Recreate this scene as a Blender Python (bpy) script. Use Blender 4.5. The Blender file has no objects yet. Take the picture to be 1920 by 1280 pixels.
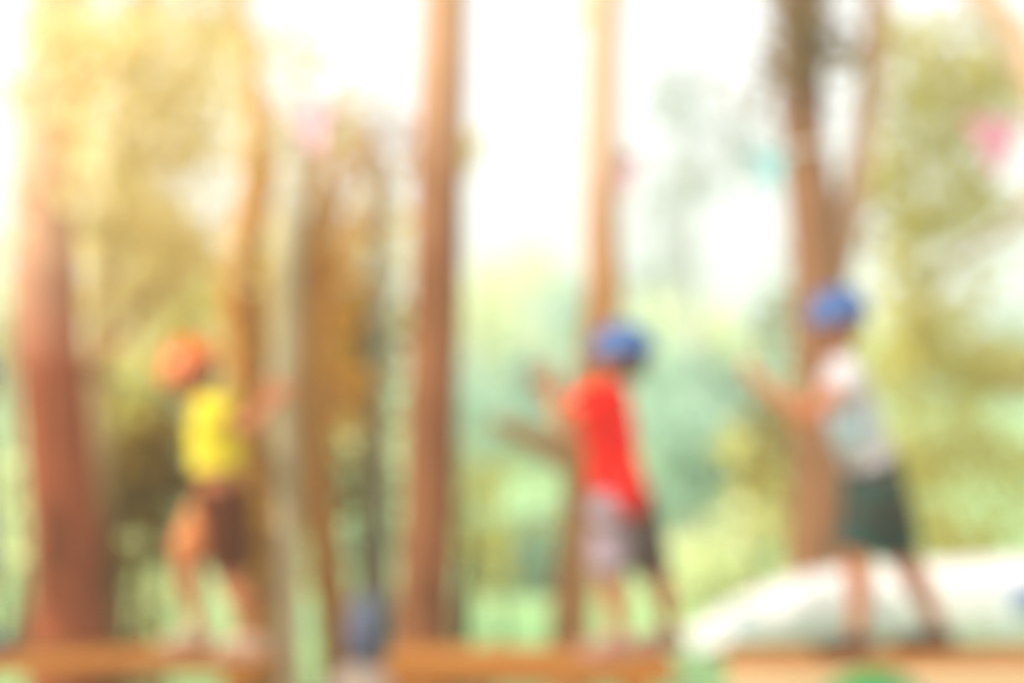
import bpy, bmesh, math, random
import numpy as np
from mathutils import Vector, Matrix
R = math.radians
sc = bpy.context.scene
COL = sc.collection

# ------------------------------------------------------------------ camera
CAM_Z = 1.6
LENS = 70.0
FPX = LENS / 36.0 * 1920.0                 # focal length in pixels of the 1920 px photo
cd = bpy.data.cameras.new('camera'); cam = bpy.data.objects.new('camera', cd); COL.objects.link(cam)
cam.location = (0, 0, CAM_Z); cam.rotation_euler = (R(90), 0, 0)
cd.lens = LENS; cd.sensor_width = 36.0; cd.clip_start = 0.05; cd.clip_end = 2000
cd.dof.use_dof = True                       # the photograph is focused far in front of the place
cd.dof.focus_distance = 1.0
cd.dof.aperture_fstop = 3.3
sc.camera = cam
# ------------------------------------------------------------------ light
CLOUD = 0.47
SUN_EL, SUN_AZ = 44.0, -118.0                # azimuth clockwise from +Y
w = bpy.data.worlds.new("World"); sc.world = w; w.use_nodes = True
nt = w.node_tree
sky = nt.nodes.new('ShaderNodeTexSky'); sky.sky_type = 'NISHITA'; sky.sun_disc = False
sky.sun_elevation = R(SUN_EL); sky.sun_rotation = R(SUN_AZ); sky.dust_density = 4.0; sky.air_density = 1.0
sky.ozone_density = 1.0
bg = nt.nodes['Background']; bg.inputs[1].default_value = 0.10
nt.links.new(sky.outputs[0], bg.inputs[0])
# thin bright cloud in front of the blue: a second background mixed in, denser and thinner in slow drifts
bc = nt.nodes.new('ShaderNodeBackground'); bc.inputs[0].default_value = (1.0, .995, 1.0, 1); bc.inputs[1].default_value = CLOUD
tcw = nt.nodes.new('ShaderNodeTexCoord'); nw = nt.nodes.new('ShaderNodeTexNoise'); nw.inputs['Scale'].default_value = 3.0; nw.inputs['Detail'].default_value = 4
rw = nt.nodes.new('ShaderNodeValToRGB'); rw.color_ramp.elements[0].position = .3; rw.color_ramp.elements[0].color = (.82, .82, .82, 1); rw.color_ramp.elements[1].position = .6; rw.color_ramp.elements[1].color = (1, 1, 1, 1)
mw = nt.nodes.new('ShaderNodeMixShader')
nt.links.new(tcw.outputs['Generated'], nw.inputs['Vector']); nt.links.new(nw.outputs[0], rw.inputs[0]); nt.links.new(rw.outputs[0], mw.inputs[0])
nt.links.new(bg.outputs[0], mw.inputs[1]); nt.links.new(bc.outputs[0], mw.inputs[2]); nt.links.new(mw.outputs[0], nt.nodes['World Output'].inputs['Surface'])
sd = bpy.data.lights.new('sun', 'SUN'); sd.energy = 2.1; sd.angle = R(0.5); sd.color = (1.0, 0.9, 0.76)
so = bpy.data.objects.new('sun', sd); COL.objects.link(so)
dirv = Vector((math.sin(R(SUN_AZ)) * math.cos(R(SUN_EL)), math.cos(R(SUN_AZ)) * math.cos(R(SUN_EL)), math.sin(R(SUN_EL))))
so.rotation_euler = dirv.to_track_quat('Z', 'Y').to_euler(); so.location = dirv * 50
sc.view_settings.view_transform = 'Standard'; sc.view_settings.look = 'None'
sc.view_settings.exposure = 1.62; sc.view_settings.gamma = 1.0
sc.render.engine = 'CYCLES'
sc.cycles.use_denoising = True
sc.cycles.max_bounces = 8; sc.cycles.volume_bounces = 1; sc.cycles.transparent_max_bounces = 8
sc.cycles.sample_clamp_indirect = 6.0

def P(px, py, d):
    """point seen at photo pixel (px, py) at depth d metres"""
    return Vector(((px - 960) / FPX * d, d, CAM_Z - (py - 640) / FPX * d))

# ------------------------------------------------------------------ helpers
def tag(o, label=None, cat=None, group=None, kind=None):
    if label: o['label'] = label
    if cat: o['category'] = cat
    if group: o['group'] = group
    if kind: o['kind'] = kind
    return o
def empty(name, loc, label, cat, group=None):
    o = bpy.data.objects.new(name, None); COL.objects.link(o); o.location = loc
    o.empty_display_size = 0.2
    return tag(o, label, cat, group)
def link_mesh(name, me, mat, parent=None, smooth=True):
    o = bpy.data.objects.new(name, me); COL.objects.link(o)
    if mat: me.materials.append(mat)
    if smooth:
        me.polygons.foreach_set('use_smooth', [True] * len(me.polygons))
    if parent is not None:
        o.parent = parent
        o.matrix_parent_inverse = Matrix.Translation(-parent.location)   # parts keep world coordinates
    return o
def obj(name, bm, mat, parent=None, smooth=True):
    me = bpy.data.meshes.new(name)
    bmesh.ops.recalc_face_normals(bm, faces=bm.faces[:])
    bm.to_mesh(me); bm.free()
    return link_mesh(name, me, mat, parent, smooth)

def catmull(pts, vals, sub):
    """pts vectors, vals tuples -> refined lists"""
    if sub <= 1 or len(pts) < 3: 
        P2, V2 = [], []
        for i in range(len(pts) - 1):
            for k in range(sub):
                t = k / sub; P2.append(pts[i].lerp(pts[i + 1], t)); V2.append(tuple(a + (b - a) * t for a, b in zip(vals[i], vals[i + 1])))
        return P2 + [pts[-1]], V2 + [vals[-1]]
    def cr(a, b, c, d, t):
        return 0.5 * ((2 * b) + (-a + c) * t + (2 * a - 5 * b + 4 * c - d) * t * t + (-a + 3 * b - 3 * c + d) * t ** 3)
    n = len(pts); P2, V2 = [], []
    for i in range(n - 1):
        i0, i3 = max(i - 1, 0), min(i + 2, n - 1)
        for k in range(sub):
            t = k / sub
            P2.append(Vector([cr(pts[i0][j], pts[i][j], pts[i + 1][j], pts[i3][j], t) for j in range(3)]))
            V2.append(tuple(max(0.0005, cr(vals[i0][j], vals[i][j], vals[i + 1][j], vals[i3][j], t)) for j in range(len(vals[0]))))
    return P2 + [pts[-1]], V2 + [vals[-1]]

def sweep(bm, pts, radii, seg=14, sub=3, side=None, cap='round', rough=0.0, seed=0):
    """closed tube through pts; radii are r or (r_side, r_depth)"""
    pts = [Vector(p) for p in pts]
    vals = [(r, r) if not isinstance(r, (tuple, list)) else tuple(r) for r in radii]
    pts, vals = catmull(pts, vals, sub)
    if cap == 'round':
        a, b = pts[0], pts[-1]
        da = (pts[0] - pts[1]).normalized(); db = (pts[-1] - pts[-2]).normalized()
        ra, rb = min(vals[0]), min(vals[-1])
        pre = [(a + da * ra * s, tuple(v * c for v in vals[0])) for s, c in ((0.98, 0.2), (0.85, 0.53), (0.6, 0.8), (0.3, 0.95))]
        post = [(b + db * rb * s, tuple(v * c for v in vals[-1])) for s, c in ((0.3, 0.95), (0.6, 0.8), (0.85, 0.53), (0.98, 0.2))]
        pts = [p for p, _ in pre] + pts + [p for p, _ in post]
        vals = [v for _, v in pre] + vals + [v for _, v in post]
    rnd = random.Random(seed)
    ph = [rnd.uniform(0, 6.28) for _ in range(6)]
    rings = []
    ref = Vector(side) if side is not None else None
    prev = None
    for i, p in enumerate(pts):
        t = (pts[min(i + 1, len(pts) - 1)] - pts[max(i - 1, 0)]).normalized()
        if ref is not None: s = ref - t * ref.dot(t)
        elif prev is not None: s = prev - t * prev.dot(t)
        else:
            q = Vector((1, 0, 0)) if abs(t.x) < 0.8 else Vector((0, 0, 1)); s = q - t * q.dot(t)
        s.normalize(); prev = s; u = t.cross(s)
        ring = []
        for k in range(seg):
            a = 2 * math.pi * k / seg
            q = 1.0
            if rough: q += rough * (math.sin(3 * a + ph[0] + i * .35) * .5 + math.sin(5 * a + ph[1] - i * .22) * .4 + math.sin(i * .9 + ph[2] + a) * .4)
            ring.append(bm.verts.new(p + s * (math.cos(a) * vals[i][0] * q) + u * (math.sin(a) * vals[i][1] * q)))
        rings.append(ring)
    for a, b in zip(rings, rings[1:]):
        for k in range(seg):
            bm.faces.new((a[k], a[(k + 1) % seg], b[(k + 1) % seg], b[k]))
    bm.faces.new(rings[0][::-1]); bm.faces.new(rings[-1])

def ball(bm, c, r, frame=None, seg=16):
    """ellipsoid; r = (rx,ry,rz) along frame axes"""
    if not isinstance(r, (tuple, list)): r = (r, r, r)
    m = Matrix.Translation(c) @ ((frame or Matrix.Identity(3)).to_4x4()) @ Matrix.Diagonal((r[0], r[1], r[2], 1))
    bmesh.ops.create_uvsphere(bm, u_segments=seg, v_segments=max(8, seg * 2 // 3), radius=1.0, matrix=m)

def box(bm, c, s, frame=None, bevel=0.0):
    m = Matrix.Translation(c) @ ((frame or Matrix.Identity(3)).to_4x4()) @ Matrix.Diagonal((s[0], s[1], s[2], 1))
    g = bmesh.ops.create_cube(bm, size=1.0, matrix=m)
    if bevel:
        es = set(e for v in g['verts'] for e in v.link_edges)
        bmesh.ops.bevel(bm, geom=list(es), offset=bevel, segments=2, affect='EDGES', profile=0.5)

def fused(name, bm, mat, parent, voxel=0.006, it=4):
    """union of the overlapping closed shapes in bm as one continuous skin"""
    me = bpy.data.meshes.new(name + '_raw')
    bmesh.ops.recalc_face_normals(bm, faces=bm.faces[:])
    bm.to_mesh(me); bm.free()
    o = bpy.data.objects.new(name + '_raw', me); COL.objects.link(o)
    m = o.modifiers.new('r', 'REMESH'); m.mode = 'VOXEL'; m.voxel_size = voxel
    s = o.modifiers.new('s', 'SMOOTH'); s.factor = 0.5; s.iterations = it
    dg = bpy.context.evaluated_depsgraph_get()
    me2 = bpy.data.meshes.new_from_object(o.evaluated_get(dg)); me2.name = name
    bpy.data.objects.remove(o); bpy.data.meshes.remove(me)
    return link_mesh(name, me2, mat, parent)

# ------------------------------------------------------------------ materials
def new_mat(name):
    m = bpy.data.materials.new(name); m.use_nodes = True
    return m, m.node_tree, m.node_tree.nodes['Principled BSDF']
def noise_mat(name, c1, c2, scale=(8, 8, 8), rough=0.8, bump=0.3, detail=6, bscale=3.0, spec=0.3, dist=0.0, lo=.3, hi=.7):
    m, t, b = new_mat(name); N, L = t.nodes, t.links
    tc = N.new('ShaderNodeTexCoord'); mp = N.new('ShaderNodeMapping'); mp.inputs['Scale'].default_value = scale
    L.new(tc.outputs['Object'], mp.inputs[0])
    n = N.new('ShaderNodeTexNoise'); n.inputs['Detail'].default_value = detail; n.inputs['Scale'].default_value = 1.0
    n.inputs['Distortion'].default_value = dist
    L.new(mp.outputs[0], n.inputs['Vector'])
    r = N.new('ShaderNodeValToRGB'); r.color_ramp.elements[0].color = (*c1, 1); r.color_ramp.elements[1].color = (*c2, 1)
    r.color_ramp.elements[0].position = lo; r.color_ramp.elements[1].position = hi
    L.new(n.outputs[0], r.inputs[0]); L.new(r.outputs[0], b.inputs['Base Color'])
    b.inputs['Roughness'].default_value = rough; b.inputs['Specular IOR Level'].default_value = spec
    if bump:
        n2 = N.new('ShaderNodeTexNoise'); n2.inputs['Scale'].default_value = bscale; n2.inputs['Detail'].default_value = 8
        L.new(mp.outputs[0], n2.inputs['Vector'])
        bp = N.new('ShaderNodeBump'); bp.inputs['Strength'].default_value = bump; bp.inputs['Distance'].default_value = 0.02
        L.new(n2.outputs[0], bp.inputs['Height']); L.new(bp.outputs[0], b.inputs['Normal'])
    return m
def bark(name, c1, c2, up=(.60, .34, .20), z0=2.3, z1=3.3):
    """bark whose colour pales with height, painting in the haze and sky glare over trunk tops"""
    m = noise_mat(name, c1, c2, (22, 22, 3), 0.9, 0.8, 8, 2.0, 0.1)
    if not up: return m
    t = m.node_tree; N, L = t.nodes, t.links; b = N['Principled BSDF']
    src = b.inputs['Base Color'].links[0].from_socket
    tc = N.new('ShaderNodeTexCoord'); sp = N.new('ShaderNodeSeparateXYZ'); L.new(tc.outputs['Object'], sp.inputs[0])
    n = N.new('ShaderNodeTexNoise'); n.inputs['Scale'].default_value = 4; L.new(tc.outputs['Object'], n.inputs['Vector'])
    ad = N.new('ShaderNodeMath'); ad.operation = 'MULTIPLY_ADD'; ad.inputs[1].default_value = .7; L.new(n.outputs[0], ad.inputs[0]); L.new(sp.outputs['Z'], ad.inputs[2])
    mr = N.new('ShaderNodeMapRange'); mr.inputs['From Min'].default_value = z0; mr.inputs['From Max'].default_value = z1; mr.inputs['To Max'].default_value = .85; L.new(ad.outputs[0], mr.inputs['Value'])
    mx = N.new('ShaderNodeMix'); mx.data_type = 'RGBA'; L.new(mr.outputs[0], mx.inputs['Factor']); L.new(src, mx.inputs['A']); mx.inputs['B'].default_value = (*up, 1)  # wash-out by haze and bright sky, mixed into the upper bark colour
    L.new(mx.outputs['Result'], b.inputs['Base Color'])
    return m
def wood(name, c1, c2): return noise_mat(name, c1, c2, (1.6, 22, 22), 0.7, 0.25, 7, 2.0, 0.25, 0.6)
def cloth(name, c): return noise_mat(name, tuple(x * .8 for x in c), c, (14, 14, 14), 1.0, 0.5, 5, 0.8, 0.04)
def plain(name, c, rough=0.4, spec=0.5):
    return noise_mat(name, tuple(x * .9 for x in c), c, (30, 30, 30), rough, 0.05, 4, 3, spec)
def leaf_mat(name, c1, c2, trans=0.5):
    m, t, b = new_mat(name); N, L = t.nodes, t.links
    g = N.new('ShaderNodeNewGeometry')
    r = N.new('ShaderNodeValToRGB'); r.color_ramp.elements[0].color = (*c1, 1); r.color_ramp.elements[1].color = (*c2, 1)
    L.new(g.outputs['Random Per Island'], r.inputs[0]); L.new(r.outputs[0], b.inputs['Base Color'])
    b.inputs['Roughness'].default_value = 0.6; b.inputs['Specular IOR Level'].default_value = 0.25
    tr = N.new('ShaderNodeBsdfTranslucent'); mx = N.new('ShaderNodeMixShader'); mx.inputs[0].default_value = trans
    hs = N.new('ShaderNodeHueSaturation'); hs.inputs['Value'].default_value = 1.6; hs.inputs['Saturation'].default_value = 1.1
    L.new(r.outputs[0], hs.inputs['Color']); L.new(hs.outputs[0], tr.inputs['Color'])
    L.new(b.outputs[0], mx.inputs[1]); L.new(tr.outputs[0], mx.inputs[2])
    L.new(mx.outputs[0], N['Material Output'].inputs['Surface'])
    return m

B_RED = bark('bark_red', (.18, .042, .014), (.36, .095, .036), (.82, .50, .34), 1.75, 2.8)  # upper colour paled from low down, painting in the haze over this trunk
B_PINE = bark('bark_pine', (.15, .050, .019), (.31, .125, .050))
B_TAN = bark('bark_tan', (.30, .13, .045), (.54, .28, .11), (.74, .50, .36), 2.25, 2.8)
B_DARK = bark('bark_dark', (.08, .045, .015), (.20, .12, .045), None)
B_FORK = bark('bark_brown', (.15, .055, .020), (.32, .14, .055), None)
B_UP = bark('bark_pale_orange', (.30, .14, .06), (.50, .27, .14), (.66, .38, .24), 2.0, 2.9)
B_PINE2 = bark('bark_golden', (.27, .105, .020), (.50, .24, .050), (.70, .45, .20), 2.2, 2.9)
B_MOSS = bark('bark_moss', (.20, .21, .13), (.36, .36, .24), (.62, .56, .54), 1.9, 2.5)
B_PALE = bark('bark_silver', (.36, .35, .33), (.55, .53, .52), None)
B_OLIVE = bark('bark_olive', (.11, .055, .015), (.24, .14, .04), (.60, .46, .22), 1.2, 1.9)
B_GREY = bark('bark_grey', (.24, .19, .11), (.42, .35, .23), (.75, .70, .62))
W_ORANGE = wood('board_orange', (.21, .068, .004), (.38, .145, .014))
W_PALE = wood('board_pale', (.42, .28, .13), (.60, .44, .26))
L_GOLD = leaf_mat('leaf_gold', (.56, .47, .22), (.82, .74, .48))
L_OLIVE = leaf_mat('leaf_olive', (.13, .072, .004), (.24, .15, .012))
L_YEL = leaf_mat('leaf_yellow_green', (.38, .33, .06), (.64, .58, .19))
L_MINT = leaf_mat('leaf_mint', (.24, .37, .29), (.44, .56, .46))
L_FAR = leaf_mat('leaf_far', (.50, .54, .30), (.76, .78, .52))
L_BLUE = leaf_mat('leaf_blue_green', (.12, .22, .17), (.22, .33, .27))
SKIN = noise_mat('skin', (.36, .115, .040), (.44, .155, .060), (12, 12, 12), 0.5, 0.05, 4, 5, 0.35)
SKIN_PALE = noise_mat('skin_pale', (.60, .32, .19), (.68, .38, .24), (12, 12, 12), 0.5, 0.05, 4, 5, 0.35)
HAIR = noise_mat('hair', (.03, .015, .008), (.10, .05, .02), (60, 60, 12), 0.6, 0.6, 4, 2, 0.3)
EYE = plain('eye_dark', (.03, .02, .015), 0.2)
LIP = plain('lip', (.45, .14, .11), 0.4)

# ------------------------------------------------------------------ ground
gm = noise_mat('meadow', (.15, .32, .13), (.34, .50, .22), (.5, .5, .5), 0.95, 0.6, 8, 6, 0.1)
bm = bmesh.new()
NX, NY = 60, 60
gv = []
for j in range(NY + 1):
    row = []
    for i in range(NX + 1):
        x = -150 + 300 * i / NX; y = -20 + 240 * (j / NY) ** 1.6
        z = 0.04 * math.sin(x * .9 + y * .4) + (0.0 if y < 40 else 0.02 * math.sin(y))
        row.append(bm.verts.new((x, y, z)))
    gv.append(row)
for j in range(NY):
    for i in range(NX): bm.faces.new((gv[j][i], gv[j][i + 1], gv[j + 1][i + 1], gv[j + 1][i]))
tag(obj('ground', bm, gm), kind='structure')
# sandy play area under the course
bm = bmesh.new()
sm = noise_mat('sand', (.42, .33, .20), (.60, .48, .32), (3, 3, 3), 0.95, 0.4, 8, 10, 0.1)
sv = []
for k in range(40):
    a = 2 * math.pi * k / 40
    sv.append(bm.verts.new((0.9 + math.cos(a) * 3.6 * (1 + .05 * math.sin(5 * a)), 5.6 + math.sin(a) * 2.1 * (1 + .06 * math.sin(4 * a + 1)), 0.075)))
bm.faces.new(sv)
tag(obj('sand_path', bm, sm), kind='structure')

# ------------------------------------------------------------------ foliage
def foliage(name, parent, blobs, mat, leaf=0.10, dens=1.0, seed=1):
    """blobs: (centre, (rx,ry,rz), count) ; many leaf-sized folded faces gathered in sprigs"""
    rng = np.random.default_rng(seed)
    V = []; F = []
    for c, r, n in blobs:
        n = int(n * dens) if n > 0 else int(-n * dens / (0.30 * leaf * leaf))
        if n < 1: continue
        ns = max(3, n // 9)
        d = rng.normal(size=(ns, 3)); d /= np.linalg.norm(d, axis=1)[:, None]
        rad = rng.random(ns) ** 0.45 * (0.75 + 0.5 * rng.random(ns))
        cen = np.array(c) + d * rad[:, None] * np.array(r)
        idx = rng.integers(0, ns, n)
        p = cen[idx] + rng.normal(size=(n, 3)) * leaf * 1.1
        ax = rng.normal(size=(n, 3)); ax[:, 2] -= .35; ax /= np.linalg.norm(ax, axis=1)[:, None]
        q = rng.normal(size=(n, 3)); sd_ = np.cross(ax, q); sd_ /= np.linalg.norm(sd_, axis=1)[:, None]
        nn = np.cross(ax, sd_)
        L = leaf * (0.6 + 0.8 * rng.random(n))[:, None]; W = L * 0.30
        a = p; b = p + ax * L
        m = p + ax * L * .45
        base = len(V) * 0 + sum(len(x) for x in V)
        v = np.stack([a, m + sd_ * W + nn * L * .08, b, m - sd_ * W + nn * L * .08], 1).reshape(-1, 3)
        V.append(v)
        i = base + np.arange(n)[:, None] * 4
        F.append(np.concatenate([i + [0, 1, 2], i + [0, 2, 3]], 0))
    V = np.concatenate(V); F = np.concatenate(F)
    me = bpy.data.meshes.new(name)
    me.vertices.add(len(V)); me.vertices.foreach_set('co', V.astype(np.float32).ravel())
    me.loops.add(len(F) * 3); me.loops.foreach_set('vertex_index', F.astype(np.int32).ravel())
    me.polygons.add(len(F)); me.polygons.foreach_set('loop_start', np.arange(0, len(F) * 3, 3, dtype=np.int32))
    me.polygons.foreach_set('loop_total', np.full(len(F), 3, dtype=np.int32))
    me.update(calc_edges=True)
    return link_mesh(name, me, mat, parent, smooth=False)

def blob(px, py, d, rpx, rpy=None, dens=1.0, leaf=.10, rd=None):
    """a foliage clump by its size in the photo; count follows from its area"""
    rx = rpx / FPX * d; rz = (rpy or rpx) / FPX * d; ry = rd or (rx + rz) * .5
    area = math.pi * rx * rz
    return (P(px, py, d), (rx, ry, rz), -3.4 * dens * area)

def limb_mesh(name, parts, mat, parent, seg=16, rough=.05):
    bm = bmesh.new()
    for i, (pts, rad) in enumerate(parts):
        sweep(bm, pts, rad, seg=seg if i == 0 else 10, sub=5, cap='round', rough=rough, seed=i * 7 + 3)
    return obj(name, bm, mat, parent)

def tree(name, label, trunk_pts, trunk_r, mat, branches=(), crown=(), leafmat=None, leaf=.1, cat='tree', seed=1, group=None, branch_objs=(), cdens=1.0):
    base = Vector(trunk_pts[0]); loc = Vector((base.x, base.y, 0.0))
    t = empty(name, loc, label, cat, group)
    limb_mesh('trunk', [(trunk_pts, trunk_r)], mat, t)
    for br in branches:
        limb_mesh('branch', [br[:2]], br[2] if len(br) > 2 else mat, t, seg=10)
    if crown: foliage('crown', t, crown, leafmat, leaf, cdens, seed)
    return t
def high_crown(x, y, z0, n, spread, leaf, seed):
    rnd = random.Random(seed); out = []
    for k in range(n):
        a = rnd.uniform(0, 6.28); r = rnd.uniform(.2, 1) * spread
        rr = rnd.uniform(.3, .55)
        out.append((Vector((x + math.cos(a) * r, y + math.sin(a) * r, z0 + rnd.uniform(0, 1.4))), (rr, rr, rr * .7), 1.0 * math.pi * rr * rr / (.3 * leaf * leaf)))
    return out

# 1 big reddish trunk on the far left
a = P(130, 1280, 7.30); a.z = -.05
tree('tree', 'thick reddish trunk at the far left, rising behind the left boardwalk, pale golden leaves, those in front of the trunk added to stand for the warm flare',
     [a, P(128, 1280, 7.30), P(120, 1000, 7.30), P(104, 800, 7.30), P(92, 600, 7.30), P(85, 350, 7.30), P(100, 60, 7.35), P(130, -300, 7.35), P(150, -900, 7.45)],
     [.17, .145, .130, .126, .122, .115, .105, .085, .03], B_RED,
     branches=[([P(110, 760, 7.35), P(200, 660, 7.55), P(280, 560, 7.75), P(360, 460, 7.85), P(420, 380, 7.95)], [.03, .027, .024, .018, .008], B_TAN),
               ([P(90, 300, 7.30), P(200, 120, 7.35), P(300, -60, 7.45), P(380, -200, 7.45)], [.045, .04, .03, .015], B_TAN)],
     crown=[blob(130, 60, 7.15, 100, 110, .45), blob(250, 90, 7.25, 150, 100, .55), blob(180, 250, 7.15, 110, 110, .6), blob(110, 350, 7.10, 60, 60, .25), blob(330, 200, 7.55, 110, 110, .9),  # leaves in front of the trunk are added to stand for the warm flare
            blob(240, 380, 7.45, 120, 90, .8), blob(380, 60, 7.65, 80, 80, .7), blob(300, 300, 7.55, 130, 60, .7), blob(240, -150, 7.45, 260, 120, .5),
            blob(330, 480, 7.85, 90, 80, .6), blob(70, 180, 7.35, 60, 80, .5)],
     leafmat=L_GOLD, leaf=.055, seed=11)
# shaded second stem close behind it
a = P(185, 1150, 7.6); a.z = -.05
tree('tree', 'dark olive brown trunk close behind the right side of the thick reddish trunk',
     [a, P(188, 1200, 7.6), P(185, 1000, 7.6), P(180, 800, 7.6), P(190, 550, 7.6), P(230, 300, 7.6), P(280, 0, 7.7), P(300, -400, 7.8)],
     [.085, .07, .062, .050, .045, .042, .04, .02], B_OLIVE,
     crown=[blob(230, 560, 7.7, 110, 100, .7), blob(200, 420, 7.7, 90, 90, .7), blob(290, 420, 7.8, 100, 100, .6), blob(310, -150, 7.8, 200, 120, .9)],
     leafmat=L_GOLD, leaf=.06, seed=12)
# yellow-brown trunk behind the yellow child
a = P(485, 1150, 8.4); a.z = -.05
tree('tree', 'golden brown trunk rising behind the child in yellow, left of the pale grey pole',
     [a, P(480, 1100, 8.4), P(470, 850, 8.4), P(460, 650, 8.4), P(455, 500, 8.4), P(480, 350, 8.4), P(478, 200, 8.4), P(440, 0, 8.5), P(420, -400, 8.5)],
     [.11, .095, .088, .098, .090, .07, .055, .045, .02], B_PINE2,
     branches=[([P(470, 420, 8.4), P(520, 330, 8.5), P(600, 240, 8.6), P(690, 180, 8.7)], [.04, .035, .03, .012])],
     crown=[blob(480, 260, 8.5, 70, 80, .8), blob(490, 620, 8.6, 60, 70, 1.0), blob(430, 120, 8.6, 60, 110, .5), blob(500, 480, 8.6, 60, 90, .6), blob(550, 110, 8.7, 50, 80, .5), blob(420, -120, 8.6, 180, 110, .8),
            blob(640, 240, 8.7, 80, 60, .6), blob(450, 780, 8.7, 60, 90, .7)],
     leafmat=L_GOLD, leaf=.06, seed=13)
# pale grey pole
a = P(542, 1300, 6.9); a.z = -.1
t = empty('pole', Vector((a.x, a.y, 0)), 'slim pale grey pole the child in yellow is holding on to', 'pole')
limb_mesh('pole_shaft', [([a, P(538, 1000, 6.9), P(535, 700, 6.9), P(545, 400, 6.9), P(552, 180, 6.9)], [.050, .047, .045, .043, .040])], B_GREY, t, rough=.015)
bm = bmesh.new(); 
for k in range(3): 
    c = P(546, 330 + k * 9, 6.9); sweep(bm, [c + Vector((0, 0, -.012)), c + Vector((0, 0, .012))], [.049, .049], seg=18, sub=1)
obj('rope_wrap', bm, plain('rope', (.62, .56, .48), .9), t)
a = P(722, 1300, 8.0); a.z = -.1
t = empty('pole', Vector((a.x, a.y, 0)), 'slim grey green pole just left of the straight trunk', 'pole')
limb_mesh('pole_shaft', [([a, P(718, 1000, 8.0), P(713, 700, 8.0), P(716, 450, 8.0), P(722, 270, 8.0)], [.042, .040, .038, .036, .034])], B_MOSS, t, rough=.015)
# leaning reddish trunk right of the pole
a = P(640, 1290, 7.9); a.z = -.05
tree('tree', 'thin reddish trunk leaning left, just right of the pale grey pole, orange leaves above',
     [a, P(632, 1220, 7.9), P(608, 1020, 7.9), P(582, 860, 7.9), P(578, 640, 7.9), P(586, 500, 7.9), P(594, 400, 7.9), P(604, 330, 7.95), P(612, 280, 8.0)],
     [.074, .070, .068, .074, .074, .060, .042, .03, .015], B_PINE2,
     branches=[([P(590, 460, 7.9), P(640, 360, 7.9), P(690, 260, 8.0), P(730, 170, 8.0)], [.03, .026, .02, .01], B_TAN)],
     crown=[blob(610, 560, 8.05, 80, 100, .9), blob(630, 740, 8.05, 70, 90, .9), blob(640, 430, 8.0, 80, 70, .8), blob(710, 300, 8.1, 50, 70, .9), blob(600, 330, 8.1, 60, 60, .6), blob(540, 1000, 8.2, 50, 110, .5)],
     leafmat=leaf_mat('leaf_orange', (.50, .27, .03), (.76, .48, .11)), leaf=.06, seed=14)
# main pine pole in the left centre
a = P(796, 1200, 7.5); a.z = -.05
tree('tree', 'straight reddish brown trunk left of centre, tallest and clearest against the white sky',
     [a, P(798, 1200, 7.5), P(806, 900, 7.5), P(816, 600, 7.5), P(826, 300, 7.5), P(836, 0, 7.5), P(846, -300, 7.5), P(856, -900, 7.5)],
     [.115, .106, .100, .096, .092, .085, .075, .03], B_PINE,
     crown=high_crown(P(846, 0, 7.5).x, 7.5, 4.3, 10, 1.0, .09, 5), leafmat=L_YEL, leaf=.09, seed=15)
# slimmer trunk behind the red child
a = P(1066, 1180, 8.2); a.z = -.05
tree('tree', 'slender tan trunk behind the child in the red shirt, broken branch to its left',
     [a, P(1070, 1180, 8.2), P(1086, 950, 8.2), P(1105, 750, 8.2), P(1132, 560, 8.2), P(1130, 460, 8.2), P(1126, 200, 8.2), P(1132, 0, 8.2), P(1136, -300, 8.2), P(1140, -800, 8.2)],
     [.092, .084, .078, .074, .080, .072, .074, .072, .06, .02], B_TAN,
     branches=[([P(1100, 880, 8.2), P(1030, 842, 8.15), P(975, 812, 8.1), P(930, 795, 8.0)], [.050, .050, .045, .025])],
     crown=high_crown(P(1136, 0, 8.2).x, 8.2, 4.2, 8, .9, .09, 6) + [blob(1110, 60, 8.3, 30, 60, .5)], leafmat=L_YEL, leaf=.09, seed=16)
# forked tree behind the right child
a = P(1528, 1130, 11.60); a.z = -.05
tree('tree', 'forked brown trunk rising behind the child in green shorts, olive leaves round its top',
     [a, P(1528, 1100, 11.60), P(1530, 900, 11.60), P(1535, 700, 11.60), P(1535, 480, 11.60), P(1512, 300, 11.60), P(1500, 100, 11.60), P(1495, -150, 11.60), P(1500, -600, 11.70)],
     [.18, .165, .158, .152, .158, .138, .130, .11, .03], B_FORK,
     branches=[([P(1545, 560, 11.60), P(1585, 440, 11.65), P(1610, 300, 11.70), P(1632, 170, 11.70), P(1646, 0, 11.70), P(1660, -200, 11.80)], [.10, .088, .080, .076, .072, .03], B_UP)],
     crown=[blob(1505, 60, 11.50, 78, 120, .75), blob(1470, 150, 11.50, 55, 80, .5), blob(1545, 40, 11.50, 45, 80, .5), blob(1500, -120, 11.70, 150, 90, 1.0), blob(1460, 830, 11.80, 40, 110, 1.1), blob(1480, 620, 11.90, 50, 60, .5),
            blob(1590, 380, 11.80, 30, 60, .5)],
     leafmat=L_OLIVE, leaf=.085, seed=17)
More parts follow.
